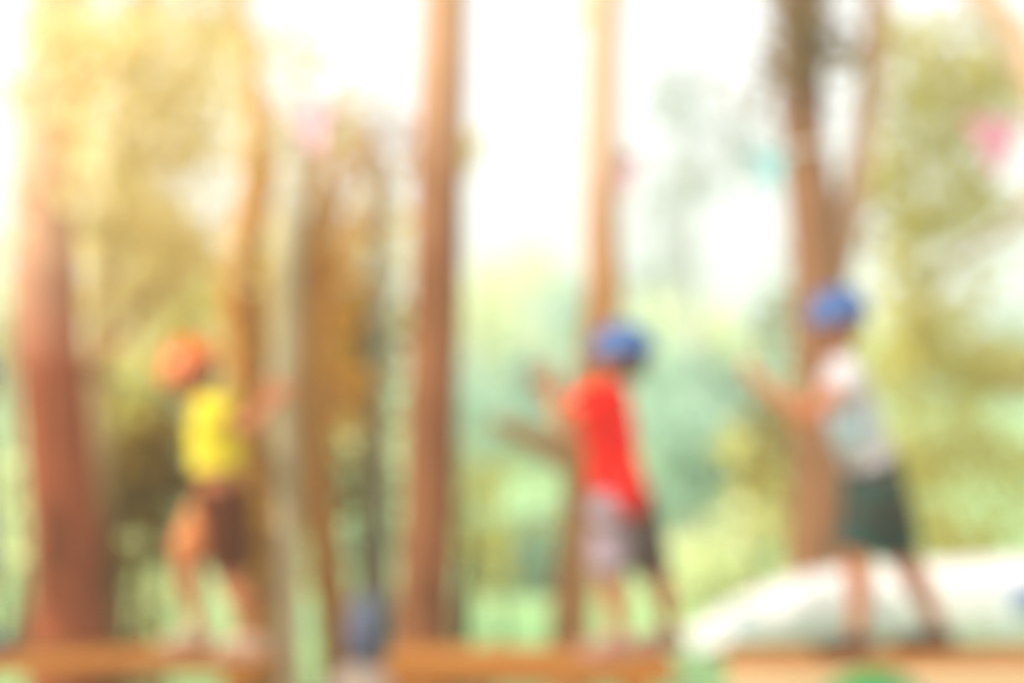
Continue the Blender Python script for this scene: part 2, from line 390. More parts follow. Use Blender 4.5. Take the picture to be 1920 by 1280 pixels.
# big leafy tree on the right edge
a = P(2080, 1150, 12.1); a.z = -.05
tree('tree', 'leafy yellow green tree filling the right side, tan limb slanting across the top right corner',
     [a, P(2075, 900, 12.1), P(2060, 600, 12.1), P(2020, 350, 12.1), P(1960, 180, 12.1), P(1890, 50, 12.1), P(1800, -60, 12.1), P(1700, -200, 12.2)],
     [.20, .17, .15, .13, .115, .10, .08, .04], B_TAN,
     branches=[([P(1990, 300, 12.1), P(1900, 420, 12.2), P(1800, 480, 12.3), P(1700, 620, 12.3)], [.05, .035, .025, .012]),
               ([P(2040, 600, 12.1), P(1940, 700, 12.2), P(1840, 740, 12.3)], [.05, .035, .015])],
     crown=[blob(1780, 120, 12.3, 110, 100, .8), blob(1880, 150, 12.5, 80, 80, .9), blob(1700, 230, 12.3, 50, 90, .6), blob(1800, 230, 12.5, 90, 60, .8), blob(1660, 330, 12.2, 45, 60, 1.2),
            blob(1730, 420, 12.3, 70, 50, 1.1), blob(1820, 360, 12.4, 60, 80, .9), blob(1700, 520, 12.4, 45, 80, 1.1), blob(1690, 620, 12.4, 70, 50, 1.0), blob(1770, 610, 12.5, 60, 40, .6), blob(1900, 380, 12.5, 60, 50, .4), blob(1760, 330, 12.5, 90, 60, .4), blob(1830, 490, 12.4, 25, 110, .5), blob(1720, 700, 12.3, 90, 60, .9),
            blob(1820, 690, 12.3, 90, 60, 1.2), blob(1900, 680, 12.3, 50, 50, 1.0), blob(1800, 850, 12.6, 120, 100, .6), blob(1900, 900, 12.6, 60, 100, .6), blob(1700, 900, 12.6, 60, 120, .8), blob(1800, 1010, 12.5, 140, 50, 1.0),
            blob(1660, 120, 12.3, 40, 120, .4)],
     leafmat=L_YEL, leaf=.085, seed=18)

# shrubs and undergrowth
def shrub(label, blobs, mat, seed, leaf=.09, d=9.0, group=None):
    c = blobs[0][0]; loc = Vector((c.x, c.y, 0))
    t = empty('shrub', loc, label, 'shrub', group)
    bm = bmesh.new(); rnd = random.Random(seed)
    for k, (cc, r, n) in enumerate(blobs):
        for j in range(2):
            q = loc + Vector((rnd.uniform(-.15, .15), rnd.uniform(-.15, .15), -.05))
            e = Vector(cc) + Vector((rnd.uniform(-.4, .4) * r[0], 0, rnd.uniform(-.2, .4) * r[2]))
            m = (q + e) / 2 + Vector((rnd.uniform(-.1, .1), 0, rnd.uniform(0, .1)))
            sweep(bm, [q, m, e], [.022, .014, .006], seg=7, sub=3)
    obj('stem', bm, B_DARK, t)
    foliage('foliage', t, blobs, mat, leaf, 1.0, seed)
    return t
shrub('dark olive bush between the thick reddish trunk and the child in yellow', [blob(230, 900, 8.0, 80, 90, 2.0), blob(300, 860, 8.1, 90, 60, 1.8), blob(200, 1000, 8.1, 40, 90, 1.2), blob(320, 930, 8.2, 60, 60, 1.3)], L_OLIVE, 31)
shrub('bright green low bush left of the bare legged child in yellow', [blob(250, 1060, 8.6, 70, 100, 1.2), blob(270, 1170, 8.6, 80, 50, 1.0)], L_FAR, 32)
shrub('yellow green bush behind the orange helmet', [blob(220, 700, 9.3, 80, 70, 1.0), blob(330, 580, 9.3, 110, 80, .9), blob(260, 790, 9.4, 120, 40, 1.0), blob(430, 600, 9.4, 60, 100, .6)], L_YEL, 33)
shrub('dark olive bush between the leaning thin trunk and the straight trunk', [blob(660, 910, 8.8, 60, 70, 1.2), blob(660, 580, 9.0, 80, 45, 1.8), blob(700, 700, 9.2, 50, 110, 1.2), blob(510, 900, 9.4, 40, 120, .9)], L_OLIVE, 34)
shrub('olive yellow bush touching the right side of the straight trunk', [blob(880, 930, 8.9, 35, 70, 1.0), blob(900, 1030, 8.9, 50, 70, 1.0), blob(860, 880, 9.0, 30, 60, .6)], L_YEL, 35)
shrub('blue green bush low between the straight trunk and the slender trunk', [blob(1000, 1030, 13, 50, 70, 1.6), blob(960, 1100, 13, 60, 40, 1.0)], L_BLUE, 36, .12)
shrub('pale mint bush right of the child in the red shirt', [blob(1280, 820, 16, 90, 90, 1.2), blob(1370, 900, 16, 70, 120, 1.2), blob(1260, 960, 16, 70, 70, 1.3)], L_MINT, 37, .14)
shrub('round yellow green bush low between the red shirted child and the white ramp', [blob(1330, 1040, 12, 55, 50, 1.5), blob(1280, 1100, 12, 60, 50, 1.2)], L_FAR, 38, .11)
shrub('grey green bush behind the hand of the child in green shorts', [blob(1430, 900, 13, 50, 140, .9), blob(1440, 1020, 13, 50, 60, .9)], L_YEL, 39, .12)
shrub('golden bush between the leaning thin trunk and the straight trunk, above the dark olive bush', [blob(670, 790, 9.6, 60, 60, .9), blob(680, 450, 9.6, 50, 70, .6), blob(740, 900, 9.8, 40, 60, .6)], L_GOLD, 42, .09)
shrub('small mint green bush low between the leaning thin trunk and the straight trunk', [blob(690, 1090, 9.6, 50, 50, 1.3)], L_MINT, 41, .1)
shrub('light green bush at the far left edge beyond the thick trunk', [blob(20, 900, 10, 60, 80, .9), blob(10, 1060, 10, 60, 80, 1.0), blob(10, 500, 10.5, 50, 120, .5)], L_FAR, 40, .1)

# distant trees beyond the meadow, each with its own crown
rnd = random.Random(77)
far = [(-40, 640, 430, 46), (120, 640, 400, 44), (300, 640, 380, 50), (500, 640, 400, 46), (700, 640, 400, 52), (900, 640, 470, 48), (1000, 640, 440, 60), (1110, 640, 500, 44),
       (1210, 640, 520, 50), (1330, 640, 560, 46), (1450, 640, 520, 54), (1600, 640, 560, 48), (1750, 640, 590, 52), (1900, 640, 600, 46), (2040, 640, 430, 50)]
kinds = ['pale far off tree at the left edge behind the thick trunk', 'pale far off tree behind the thick reddish trunk', 'pale far off tree above the orange helmet', 'pale far off tree behind the golden brown trunk',
         'pale far off tree just left of the straight trunk', 'pale green far off tree just right of the straight trunk', 'pale green far off tree midway between the straight and slender trunks', 'pale green far off tree behind the slender trunk',
         'pale green far off tree just right of the slender trunk', 'low yellow green far off tree left of the reaching hand', 'pale far off tree behind the reaching hand', 'pale far off tree right of the blue helmet on the right',
         'pale far off tree behind the right side foliage', 'pale far off tree right of the forked trunk at the frame edge', 'pale far off tree past the right edge']
for i, (px, _, top, d) in enumerate(far):
    if kinds[i].startswith('pale far off tree past'): continue
    b = P(px, 640, d); htop = CAM_Z + (640 - top) / FPX * d
    g = Vector((b.x, b.y, -.05))
    cb = []
    for k in range(6):
        z = .9 + (htop - 1.5) * rnd.uniform(.1, .9)
        rr = rnd.uniform(.6, 1.0)
        cb.append((Vector((b.x + rnd.uniform(-.8, .8), b.y + rnd.uniform(-.6, .6), z)), (rr, rr, rr * .8), 1.2 * math.pi * rr * rr / (.3 * .24 * .24)))
    cb.append((Vector((b.x, b.y, htop - .5)), (.7, .7, .5), 80))
    tree('tree', kinds[i], [g, g + Vector((.05, 0, htop * .4)), g + Vector((-.03, 0, htop * .85))], [.13, .10, .04], B_DARK,
         branches=[], crown=cb, leafmat=L_YEL if i < 5 else [L_FAR, L_MINT, L_FAR][i % 3], leaf=.24, seed=100 + i, group='far off trees beyond the meadow')
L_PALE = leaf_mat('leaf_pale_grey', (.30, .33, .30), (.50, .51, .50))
g = P(1310, 640, 26); g.z = -.05
def lt(x, y): return P(x, y, 26)
tree('tree', 'faint pale grey thinly leaved tree between the slender trunk and the forked trunk',
     [g, lt(1305, 760), lt(1300, 600), lt(1290, 430), lt(1300, 300), lt(1270, 180), lt(1280, 60)], [.12, .10, .09, .07, .05, .035, .015], B_PALE,
     branches=[([lt(1297, 500), lt(1240, 400), lt(1200, 330)], [.04, .03, .01]), ([lt(1292, 400), lt(1350, 320), lt(1400, 250)], [.04, .03, .01])],
     crown=[blob(1280, 190, 26, 60, 60, .7), blob(1230, 400, 26, 50, 70, .5), blob(1385, 280, 26, 50, 70, .8), blob(1300, 330, 26, 60, 60, .5), blob(1240, 520, 26, 60, 50, .7), blob(1290, 60, 26, 60, 40, .12)],
     leafmat=L_PALE, leaf=.16, seed=151)
# distant shrubs: low mint band
low = [(880, 760, 24, 'pale mint bush in the meadow right of the straight trunk'), (1010, 720, 26, 'pale grey green bush in the meadow left of the red shirted child'),
       (1240, 720, 22, 'blue green bush in the meadow right of the left blue helmet'), (1350, 740, 26, 'grey green bush in the meadow left of the reaching hand')]
for i, (px, py, d, lb) in enumerate(low):
    shrub(lb, [blob(px, py, d, 70, 60, 1.2, .18), blob(px + 30, py + 60, d, 60, 50, 1.2, .18)], [L_MINT, L_BLUE][i % 2], 60 + i, .18)

# ------------------------------------------------------------------ boardwalk planks
def boardwalk(label, x0, x1, d_near, d_far, top_px, thick, mat, seed=0):
    """a run of plank deck: three long boards side by side on two cross bearers and posts"""
    xa = (x0 - 960) / FPX * d_near; xb = (x1 - 960) / FPX * d_near
    z = CAM_Z - (top_px - 640) / FPX * d_near
    t = empty('boardwalk', Vector(((xa + xb) / 2, d_near, 0)), label, 'boardwalk')
    rnd = random.Random(seed); n = 3; wd = (d_far - d_near) / n
    for k in range(n):
        bm = bmesh.new()
        box(bm, Vector(((xa + xb) / 2 + rnd.uniform(-.01, .01), d_near + wd * (k + .5), z - thick / 2 + rnd.uniform(-.003, .003))), (xb - xa, wd - .012, thick), bevel=.012)
        obj('board', bm, mat, t, smooth=False)
    for x in (xa + .12, xb - .12):
        bm = bmesh.new(); box(bm, Vector((x, (d_near + d_far) / 2, z - thick - .036)), (.08, d_far - d_near - .03, .07), bevel=.006)
        obj('bearer', bm, W_ORANGE, t, smooth=False)
        bm = bmesh.new(); zz = z - thick - .072
        sweep(bm, [Vector((x, (d_near + d_far) / 2, -.1)), Vector((x, (d_near + d_far) / 2, zz))], [.05, .045], seg=14, sub=3, cap='flat')
        obj('post', bm, B_PINE, t)
    return t, z
PN = 6.7
_, ZL = boardwalk('orange wooden boardwalk on the left, under the child in yellow', -160, 505, PN, 7.05, 1238, .05, W_ORANGE, 1)
_, ZM = boardwalk('orange wooden boardwalk in the middle, under the child in the red shirt', 722, 1262, PN, 7.05, 1240, .085, W_ORANGE, 2)
_, ZR = boardwalk('orange wooden boardwalk on the right, under the child in green shorts', 1370, 2080, PN, 7.05, 1238, .05, W_ORANGE, 3)
# pale board below the right boardwalk
t = empty('board', P(1640, 1276, 6.3), 'pale beige board lying below the right boardwalk along the bottom edge', 'board')
bm = bmesh.new(); z = P(0, 1270, 6.3).z
box(bm, Vector((P(1700, 0, 6.3).x, 6.36, z - .03)), (1.1, .16, .06), bevel=.008); obj('plank', bm, W_PALE, t, smooth=False)
for x in (1450, 1900):
    bm = bmesh.new(); xx = P(x, 0, 6.3).x; box(bm, Vector((xx, 6.38, (z - .06) / 2 - .05)), (.09, .09, z - .06 + .096), bevel=.006); obj('leg', bm, W_PALE, t, smooth=False)
# green ball
G = plain('ball_green', (.015, .17, .03), .35)
t = empty('ball', P(1640, 1300, 6.05), 'bright green ball peeking over the bottom edge below the right boardwalk', 'ball')
bm = bmesh.new(); ball(bm, P(1640, 1384, 6.05) , .215, seg=32); obj('ball_shell', bm, G, t)
bm = bmesh.new(); 
c = P(1640, 1384, 6.05); sweep(bm, [c + Vector((math.cos(a_ / 24 * 6.283) * .2155, math.sin(a_ / 24 * 6.283) * .2155, 0)) for a_ in range(25)], [.004] * 25, seg=6, sub=1); obj('seam', bm, plain('seam', (.03, .28, .05)), t)
zb = c.z - .215
bm = bmesh.new(); sweep(bm, [Vector((c.x, c.y, .0)), Vector((c.x, c.y, .06)), Vector((c.x, c.y, zb + .03))], [.20, .17, .15], seg=20, sub=4, cap='flat', rough=.03)
o = obj('stump', bm, B_TAN); tag(o, 'low tan stump below the green ball, mostly below the bottom edge', 'stump')

# ------------------------------------------------------------------ white ramp behind the right child
WH = noise_mat('white_canvas', (.54, .535, .525), (.63, .62, .61), (4, 4, 4), .6, .15, 4, 2, .3)
t = empty('inflatable', P(1650, 1200, 10.3), 'big white padded inflatable behind the legs of the child in green shorts', 'inflatable')
t.location.z = 0
prof = [(1280, 1186), (1335, 1148), (1400, 1108), (1470, 1080), (1540, 1064), (1640, 1052), (1760, 1046), (1900, 1038), (2060, 1040)]
D1, D2 = 10.3, 11.1
bm = bmesh.new()
def ramp_ring(px, py):
    q = P(px, py, D2); zt = q.z; r = min(.09, max(.02, zt * .3)); out = []
    sx = q.x
    for (yy, zz) in ((D1 + .02, 0.0), (D1, zt * .5), (D1 + .01, zt - r), (D1 + r * .35, zt - r * .3), (D1 + r, zt), ((D1 + D2) / 2, zt + .01), (D2 - r, zt), (D2, zt - r), (D2, 0.0)):
        out.append(bm.verts.new((sx, yy, zz)))
    return out
pp = []
for i in range(len(prof) - 1):
    for k in range(5):
        tt = k / 5; pp.append((prof[i][0] + (prof[i + 1][0] - prof[i][0]) * tt, prof[i][1] + (prof[i + 1][1] - prof[i][1]) * tt))
pp.append(prof[-1])
rr = [ramp_ring(*q) for q in pp]
for A, B in zip(rr, rr[1:]):
    for k in range(len(A) - 1): bm.faces.new((A[k], A[k + 1], B[k + 1], B[k]))
    bm.faces.new((A[-1], A[0], B[0], B[-1]))
bm.faces.new(rr[0]); bm.faces.new(rr[-1][::-1])
obj('padded_body', bm, WH, t)
BLP = plain('panel_pale_blue', (.60, .70, .80), .6)
for (x0, x1, lab) in ((1375, 1405, None), (1885, 1900, None)):
    bm = bmesh.new(); top = P(0, 1118 if x0 < 1500 else 1060, D1).z
    box(bm, Vector(((P(x0, 0, D1).x + P(x1, 0, D1).x) / 2, D1 - .006, top * .5 + .02)), (P(x1, 0, D1).x - P(x0, 0, D1).x, .012, top - .06 - .08), bevel=.003)
    obj('stripe', bm, BLP, t, smooth=False)
bm = bmesh.new(); c = P(1925, 1117, D1 - .01)
sweep(bm, [c + Vector((0, -.012, 0)), c + Vector((0, .006, 0))], [.075, .075], seg=32, sub=1, cap='flat', side=(1, 0, 0))
obj('round_emblem', bm, plain('emblem_blue', (.10, .16, .42), .5), t)

# ------------------------------------------------------------------ backpack in the gap
t = empty('backpack', P(686, 1250, 7.6), 'small slate blue backpack on a stone between the left and middle boardwalks', 'backpack')
BP = cloth('slate_cloth', (.12, .15, .23))
c = P(686, 1178, 7.6)
bm = bmesh.new(); sweep(bm, [c + Vector((0, 0, -.10)), c, c + Vector((0, 0, .07)), c + Vector((0, 0, .105))], [(.07, .05), (.075, .055), (.065, .045), (.04, .03)], seg=18, sub=4, side=(1, 0, 0)); obj('bag_body', bm, BP, t)
bm = bmesh.new(); box(bm, c + Vector((0, -.055, -.045)), (.10, .035, .08), bevel=.014); obj('pocket', bm, cloth('slate_dark', (.08, .10, .18)), t)
bm = bmesh.new(); sweep(bm, [c + Vector((-.02, 0, .10)), c + Vector((-.02, 0, .135)), c + Vector((.02, 0, .135)), c + Vector((.02, 0, .10))], [.006] * 4, seg=8, sub=4); obj('handle', bm, BP, t)
ST = noise_mat('pale_stone', (.22, .17, .14), (.36, .30, .25), (8, 8, 8), .9, .5)
bm = bmesh.new(); zt = c.z - .135
ball(bm, Vector((c.x, c.y, zt * .5 - .01)), (.17, .15, zt * .5 + .02), seg=20)
for v in bm.verts: v.co.x += .012 * math.sin(v.co.z * 17); v.co.y += .012 * math.sin(v.co.x * 31)
o = obj('stone', bm, ST); tag(o, 'pale rounded stone under the slate blue backpack', 'stone')

# ------------------------------------------------------------------ bunting
t = empty('bunting', P(1150, 290, 9.0), 'string of pastel pennants hanging high across the whole view', 'bunting')
def bd(x): return 6.65 + 1.85 * min(1, max(0, (x - 560) / 320))
ctrl = [(500, 150), (570, 190), (730, 225), (870, 246), (1010, 266), (1160, 285), (1300, 288), (1440, 284), (1580, 268), (1720, 244), (1860, 222), (2000, 190)]
pts = [P(x, y, bd(x)) for i, (x, y) in enumerate(ctrl)]
bm = bmesh.new(); sweep(bm, pts, [.006] * len(pts), seg=6, sub=4); obj('string', bm, plain('string_white', (.8, .8, .78), .8), t)
fl = [((580, 192), (.85, .50, .58)), ((730, 225), (.78, .74, .82)), ((870, 246), (.85, .82, .48)), ((1160, 285), (.88, .52, .66)),
      ((1440, 284), (.42, .78, .84)), ((1860, 222), (.90, .36, .48))]
for i, ((x, y), c) in enumerate(fl):
    q = P(x, y, bd(x)); wv = .10 if x < 1800 else .125; h = wv * 2
    bm = bmesh.new(); n = 6; fr = []; bk = []
    for k in range(n + 1):
        s = k / n; row = []
        hw = wv * (1 - s * .96)
        for j in range(5):
            u = -1 + 2 * j / 4
            row.append(Vector((q.x + u * hw + .02 * s, q.y + .012 * math.sin(u * 2.5 + s * 3), q.z - s * h)))
        fr.append(row)
    A = [[bm.verts.new(v) for v in row] for row in fr]; B = [[bm.verts.new(v + Vector((0, .003, 0))) for v in row] for row in fr]
    for k in range(n):
        for j in range(4):
            bm.faces.new((A[k][j], A[k][j + 1], A[k + 1][j + 1], A[k + 1][j])); bm.faces.new((B[k][j], B[k + 1][j], B[k + 1][j + 1], B[k][j + 1]))
        bm.faces.new((A[k][0], A[k + 1][0], B[k + 1][0], B[k][0])); bm.faces.new((A[k][4], B[k][4], B[k + 1][4], A[k + 1][4]))
    for j in range(4):
        bm.faces.new((A[0][j], B[0][j], B[0][j + 1], A[0][j + 1])); bm.faces.new((A[n][j], A[n][j + 1], B[n][j + 1], B[n][j]))
    obj('pennant', bm, cloth('pennant_%d' % i, c), t)

# ------------------------------------------------------------------ people
def frame(f, u):
    f = Vector(f).normalized(); u = Vector(u); u = (u - f * u.dot(f)).normalized(); s = u.cross(f)   # s = person's left
    return Matrix((s, f, u)).transposed(), s, f, u          # columns: side, forward, up

def hand(bm, wrist, d, n, thumb_side, curl=35, sc_=1.0):
    """palm and five fingers. d along the hand, n palm normal (fingers close towards n)"""
    d = Vector(d).normalized(); n = Vector(n); n = (n - d * n.dot(d)).normalized(); b = d.cross(n) * thumb_side
    s = sc_
    sweep(bm, [wrist - d * .01 * s, wrist + d * .025 * s, wrist + d * .058 * s], [(.017 * s, .013 * s), (.024 * s, .012 * s), (.026 * s, .010 * s)], seg=12, sub=3, side=b)
    lens = [.040, .046, .043, .034]
    for k in range(4):
        off = (1.5 - k) * .0145 * s
        p = wrist + d * (.056 - .004 * abs(k - 1.2)) * s + b * off
        dirn = (d + b * (1.5 - k) * .06).normalized(); ang = 0; pts = [p - dirn * .01 * s, p]
        for j, fr_ in enumerate((.46, .31, .23)):
            ang = R(curl) * (j + .7 + .12 * k)
            dd = dirn * math.cos(ang) + n * math.sin(ang)
            p = p + dd * lens[k] * 1.25 * fr_ * s; pts.append(p)
        sweep(bm, pts, [.0075 * s, .0074 * s, .0068 * s, .0062 * s, .0050 * s], seg=10, sub=3)
    p = wrist + d * .018 * s + b * .018 * s
    p2 = p + (d * .5 + b * .8 + n * .3).normalized() * .024 * s; p3 = p2 + (d * .85 + b * .25 + n * .45).normalized() * .022 * s; p4 = p3 + (d * .8 - b * .05 + n * .6).normalized() * .018 * s
    sweep(bm, [p - b * .01 * s, p, p2, p3, p4], [.010 * s, .010 * s, .009 * s, .008 * s, .006 * s], seg=10, sub=3)

def person(label, J, face, up, skin, hair_len, shirt, sleeve, shorts, shoe_c, helmet_c, band=None, shirt_hem=0.0, short_mats=None, group=None, k=1.0, leg_cover=1.0, strap_c=(.1, .1, .12), loops=None, ss=1.0, pouch=None, hscale=1.0, hair_m=None):
    """J: joints in world space. k: body thickness scale"""
    loc = Vector(((J['ankL'].x + J['ankR'].x) / 2, (J['ankL'].y + J['ankR'].y) / 2, min(J['ankL'].z, J['ankR'].z) - .06))
    root = empty('person', loc, label, 'person', group)
    H, hs, hf, hu = frame(face, up)
    head = J['head']; chest = J['chest']; hip = J['hip']; neck = J['neck']
    tx = (J['shL'] - J['shR']).normalized()
    hx = (J['hipL'] - J['hipR']).normalized()
    belly = chest.lerp(hip, .55)
    # ---- body
    bm = bmesh.new()
    sweep(bm, [hip - (chest - hip).normalized() * .03, hip, belly, chest, neck.lerp(chest, .35)],
          [(.075 * k, .06 * k), (.088 * k, .068 * k), (.078 * k, .06 * k), (.092 * k, .066 * k), (.055 * k, .045 * k)], seg=22, sub=5, side=tx)
    sweep(bm, [chest.lerp(neck, .5), neck, head - hu * .03 - hf * .012], [.038 * k, .030 * k, .033 * k], seg=14, sub=4)
    sweep(bm, [J['shL'], neck.lerp(chest, .3), J['shR']], [.034 * k, .042 * k, .034 * k], seg=14, sub=4)
    for s in 'LR':
        sweep(bm, [J['sh' + s], J['sh' + s].lerp(J['el' + s], .45), J['el' + s]], [.034 * k, .030 * k, .024 * k], seg=12, sub=4)
        sweep(bm, [J['el' + s], J['el' + s].lerp(J['wr' + s], .35), J['wr' + s]], [.024 * k, .025 * k, .016 * k], seg=12, sub=4)
        hd = J.get('hd' + s, (J['wr' + s] - J['el' + s])); hn = J.get('hn' + s, hf)
        hand(bm, J['wr' + s], hd, hn, 1 if s == 'L' else -1, J.get('curl', 38), .92)
        sweep(bm, [J['hip' + s], J['hip' + s].lerp(J['kn' + s], .4), J['kn' + s]], [.060 * k, .056 * k, .040 * k], seg=14, sub=4)
        kk, an = J['kn' + s], J['ank' + s]
        back = -Vector(J['toe' + s]).normalized() * .012
        sweep(bm, [kk, kk.lerp(an, .3) + back, kk.lerp(an, .65) + back * .6, an], [.040 * k, .041 * k, .030 * k, .024 * k], seg=14, sub=4)
        td = Vector(J['toe' + s]).normalized()
        sweep(bm, [an + Vector((0, 0, -.03)) - td * .02, an + Vector((0, 0, -.035)) + td * .05, an + Vector((0, 0, -.045)) + td * .11], [(.024, .022), (.028, .018), (.026, .012)], seg=12, sub=3, side=td.cross(Vector((0, 0, 1))))
    # head with face
    ball(bm, head + hu * .022 - hf * .008, (.072, .085, .078), H, 24)
    ball(bm, head - hu * .03 + hf * .022, (.056, .060, .062), H, 20)
    ball(bm, head - hu * .075 + hf * .050, (.024, .022, .018), H, 12)               # chin
    for q in (-1, 1):
        ball(bm, head - hu * .032 + hf * .052 + hs * q * .030, (.024, .022, .024), H, 12)   # cheeks
        ball(bm, head - hu * .012 - hf * .004 + hs * q * .074, (.008, .017, .024), H, 10)   # ears
        ball(bm, head + hu * .018 + hf * .070 + hs * q * .026, (.020, .012, .009), H, 10)   # brow
    sweep(bm, [head + hu * .008 + hf * .076, head - hu * .014 + hf * .090, head - hu * .026 + hf * .094], [.007, .009, .012], seg=10, sub=3)
    ball(bm, head - hu * .054 + hf * .076, (.020, .010, .008), H, 10)
    fused('body', bm, skin, root, voxel=.0042, it=3)
    # eyes, mouth
    for q in (-1, 1):
        bm = bmesh.new(); ball(bm, head - hu * .002 + hf * .0765 + hs * q * .027, (.0105, .007, .008), H, 12); obj('eye', bm, EYE, root)
    bm = bmesh.new(); sweep(bm, [head - hu * .052 + hf * .0835 - hs * .018, head - hu * .055 + hf * .088, head - hu * .052 + hf * .0835 + hs * .018], [.003, .0048, .003], seg=8, sub=4); obj('mouth', bm, LIP, root)
    # hair
    bm = bmesh.new()
    ball(bm, head + hu * .026 - hf * .014, (.078, .088, .080), H, 24)
    ball(bm, head - hu * .012 - hf * .038, (.068, .058, .055 + hair_len), H, 20)
    fused('hair', bm, hair_m or HAIR, root, .006, 2)
    # ---- shirt
    ext = .014
    bm = bmesh.new()
    low_ = hip - (chest - hip).normalized() * shirt_hem
    up_ = (chest - hip).normalized()
    ringz = [(low_, (.088 * k + ext, .068 * k + ext))]
    for c_, r_ in ((hip.lerp(belly, .3), (.090 * k + ext, .070 * k + ext)), (belly, (.080 * k + ext + .003, .062 * k + ext + .003)), (chest, (.092 * k + ext, .068 * k + ext)), (neck.lerp(chest, .35), (.050 * k + ext, .046 * k + ext))):
        if (c_ - low_).dot(up_) > .02: ringz.append((c_, r_))
    sweep(bm, [c_ for c_, _ in ringz], [r_ for _, r_ in ringz], seg=26, sub=5, side=tx, cap='flat', rough=.015)
    sweep(bm, [J['shL'], neck.lerp(chest, .33), J['shR']], [.034 * k + ext * .8, .040 * k + ext, .034 * k + ext * .8], seg=14, sub=4)
    for s in 'LR':
        e = J['sh' + s].lerp(J['el' + s], sleeve)
        sweep(bm, [J['sh' + s], J['sh' + s].lerp(e, .5), e], [.036 * k + ext, .037 * k + ext, .036 * k + ext], seg=16, sub=4, cap='flat', rough=.02)
        if J.get('long' + s):
            pass
    fused('shirt', bm, shirt, root, .007, 2)
    if band:
        bm = bmesh.new(); c = hip.lerp(belly, .35); ax_ = (chest - hip).normalized()
        sweep(bm, [c - ax_ * .02, c + ax_ * .02], [(.092 * k + ext + .008, .072 * k + ext + .008)] * 2, seg=28, sub=1, side=tx, cap='flat')
        h = obj('harness', bm, band, root)
        for s in 'LR':
            bm = bmesh.new(); c = J['hip' + s].lerp(J['kn' + s], .30); ax_ = (J['kn' + s] - J['hip' + s]).normalized()
            sweep(bm, [c - ax_ * .016, c + ax_ * .016], [.058 * k + .022] * 2, seg=24, sub=1, cap='flat'); obj('leg_loop', bm, loops or band, h)
    if pouch:
        pc, pm = pouch
        bm = bmesh.new(); sweep(bm, [pc + V((0, 0, -.04)), pc, pc + V((0, 0, .04))], [(.062, .045), (.072, .05), (.056, .04)], seg=18, sub=4, side=(1, 0, 0))
        obj('pouch', bm, pm, root)
    # ---- shorts
    if shorts:
        mats = short_mats or (shorts, shorts)
        bm = bmesh.new()
        sweep(bm, [hip + (chest - hip).normalized() * .05, hip, hip - (chest - hip).normalized() * .05], [(.088 * k + .01, .068 * k + .01), (.092 * k + .012, .072 * k + .012), (.085 * k + .01, .07 * k + .01)], seg=24, sub=4, side=hx, cap='flat')
        if mats[0] is mats[1]:
            for s in 'LR':
                ball(bm, J['hip' + s], .070 * k + .010, seg=16)
                e = J['hip' + s].lerp(J['kn' + s], leg_cover)
                sweep(bm, [J['hip' + s], J['hip' + s].lerp(e, .5), e], [.068 * k + .008, .063 * k + .010, .055 * k + .010], seg=18, sub=4, cap='flat', rough=.02)
            fused('shorts', bm, shorts, root, .007, 2)
        else:
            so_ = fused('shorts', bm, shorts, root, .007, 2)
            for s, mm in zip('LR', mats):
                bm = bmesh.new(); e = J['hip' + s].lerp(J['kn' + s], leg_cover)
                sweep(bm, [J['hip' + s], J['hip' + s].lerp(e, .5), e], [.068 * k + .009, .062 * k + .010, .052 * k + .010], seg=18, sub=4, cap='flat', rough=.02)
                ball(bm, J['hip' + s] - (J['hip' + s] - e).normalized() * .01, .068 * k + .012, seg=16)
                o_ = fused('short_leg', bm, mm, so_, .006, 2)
    # ---- shoes
    for s in 'LR':
        an = J['ank' + s]; td = Vector(J['toe' + s]).normalized(); sd2 = td.cross(Vector((0, 0, 1)))
        bm = bmesh.new()
        sweep(bm, [an + Vector((0, 0, -.028)) - td * .028, an + Vector((0, 0, -.026)) + td * .02, an + Vector((0, 0, -.036)) + td * .075, an + Vector((0, 0, -.040)) + td * .115 * ss], [(.030 * ss, .030), (.034 * ss, .032), (.036 * ss, .026 * ss), (.030 * ss, .020 * ss)], seg=16, sub=4, side=sd2)
        sweep(bm, [an + Vector((0, 0, -.03)), an + Vector((0, 0, .012))], [.032, .031], seg=16, sub=2, cap='flat')
        sh = fused('shoe', bm, shoe_c, root, .005, 2)
        bm = bmesh.new()
        sweep(bm, [an + Vector((0, 0, -.056)) - td * .045, an + Vector((0, 0, -.056)) + td * .02, an + Vector((0, 0, -.056)) + td * .08, an + Vector((0, 0, -.056)) + td * .125], [(.026, .008), (.033, .008), (.037, .008), (.026, .008)], seg=16, sub=4, side=sd2)
        obj('sole', bm, plain('sole', (.35, .32, .30), .8), sh)
    # ---- helmet
    hc = head + hu * .030 - hf * .008
    bm = bmesh.new(); seg = 32; rings = []
    for j in range(9):
        th = R(90) * j / 8; rr_ = math.cos(th); zz = math.sin(th)
        rings.append([(math.cos(6.28318 * i / seg) * rr_, math.sin(6.28318 * i / seg) * rr_, zz) for i in range(seg)] if j < 8 else None)
    def hp(v, s): return hc + hs * v[0] * .100 * s * hscale + hf * v[1] * .116 * s * hscale + hu * (v[2] * .098 * s * hscale - .012)
    outer = [[bm.verts.new(hp(v, 1.0)) for v in r] for r in rings[:8]]; inner = [[bm.verts.new(hp(v, .93)) for v in r] for r in rings[:8]]
    ot = bm.verts.new(hp((0, 0, 1), 1)); it_ = bm.verts.new(hp((0, 0, 1), .93))
    for L_, T_ in ((outer, ot), (inner, it_)):
        for j in range(7):
            for i in range(seg): bm.faces.new((L_[j][i], L_[j][(i + 1) % seg], L_[j + 1][(i + 1) % seg], L_[j + 1][i]))
        for i in range(seg): bm.faces.new((L_[7][i], L_[7][(i + 1) % seg], T_))
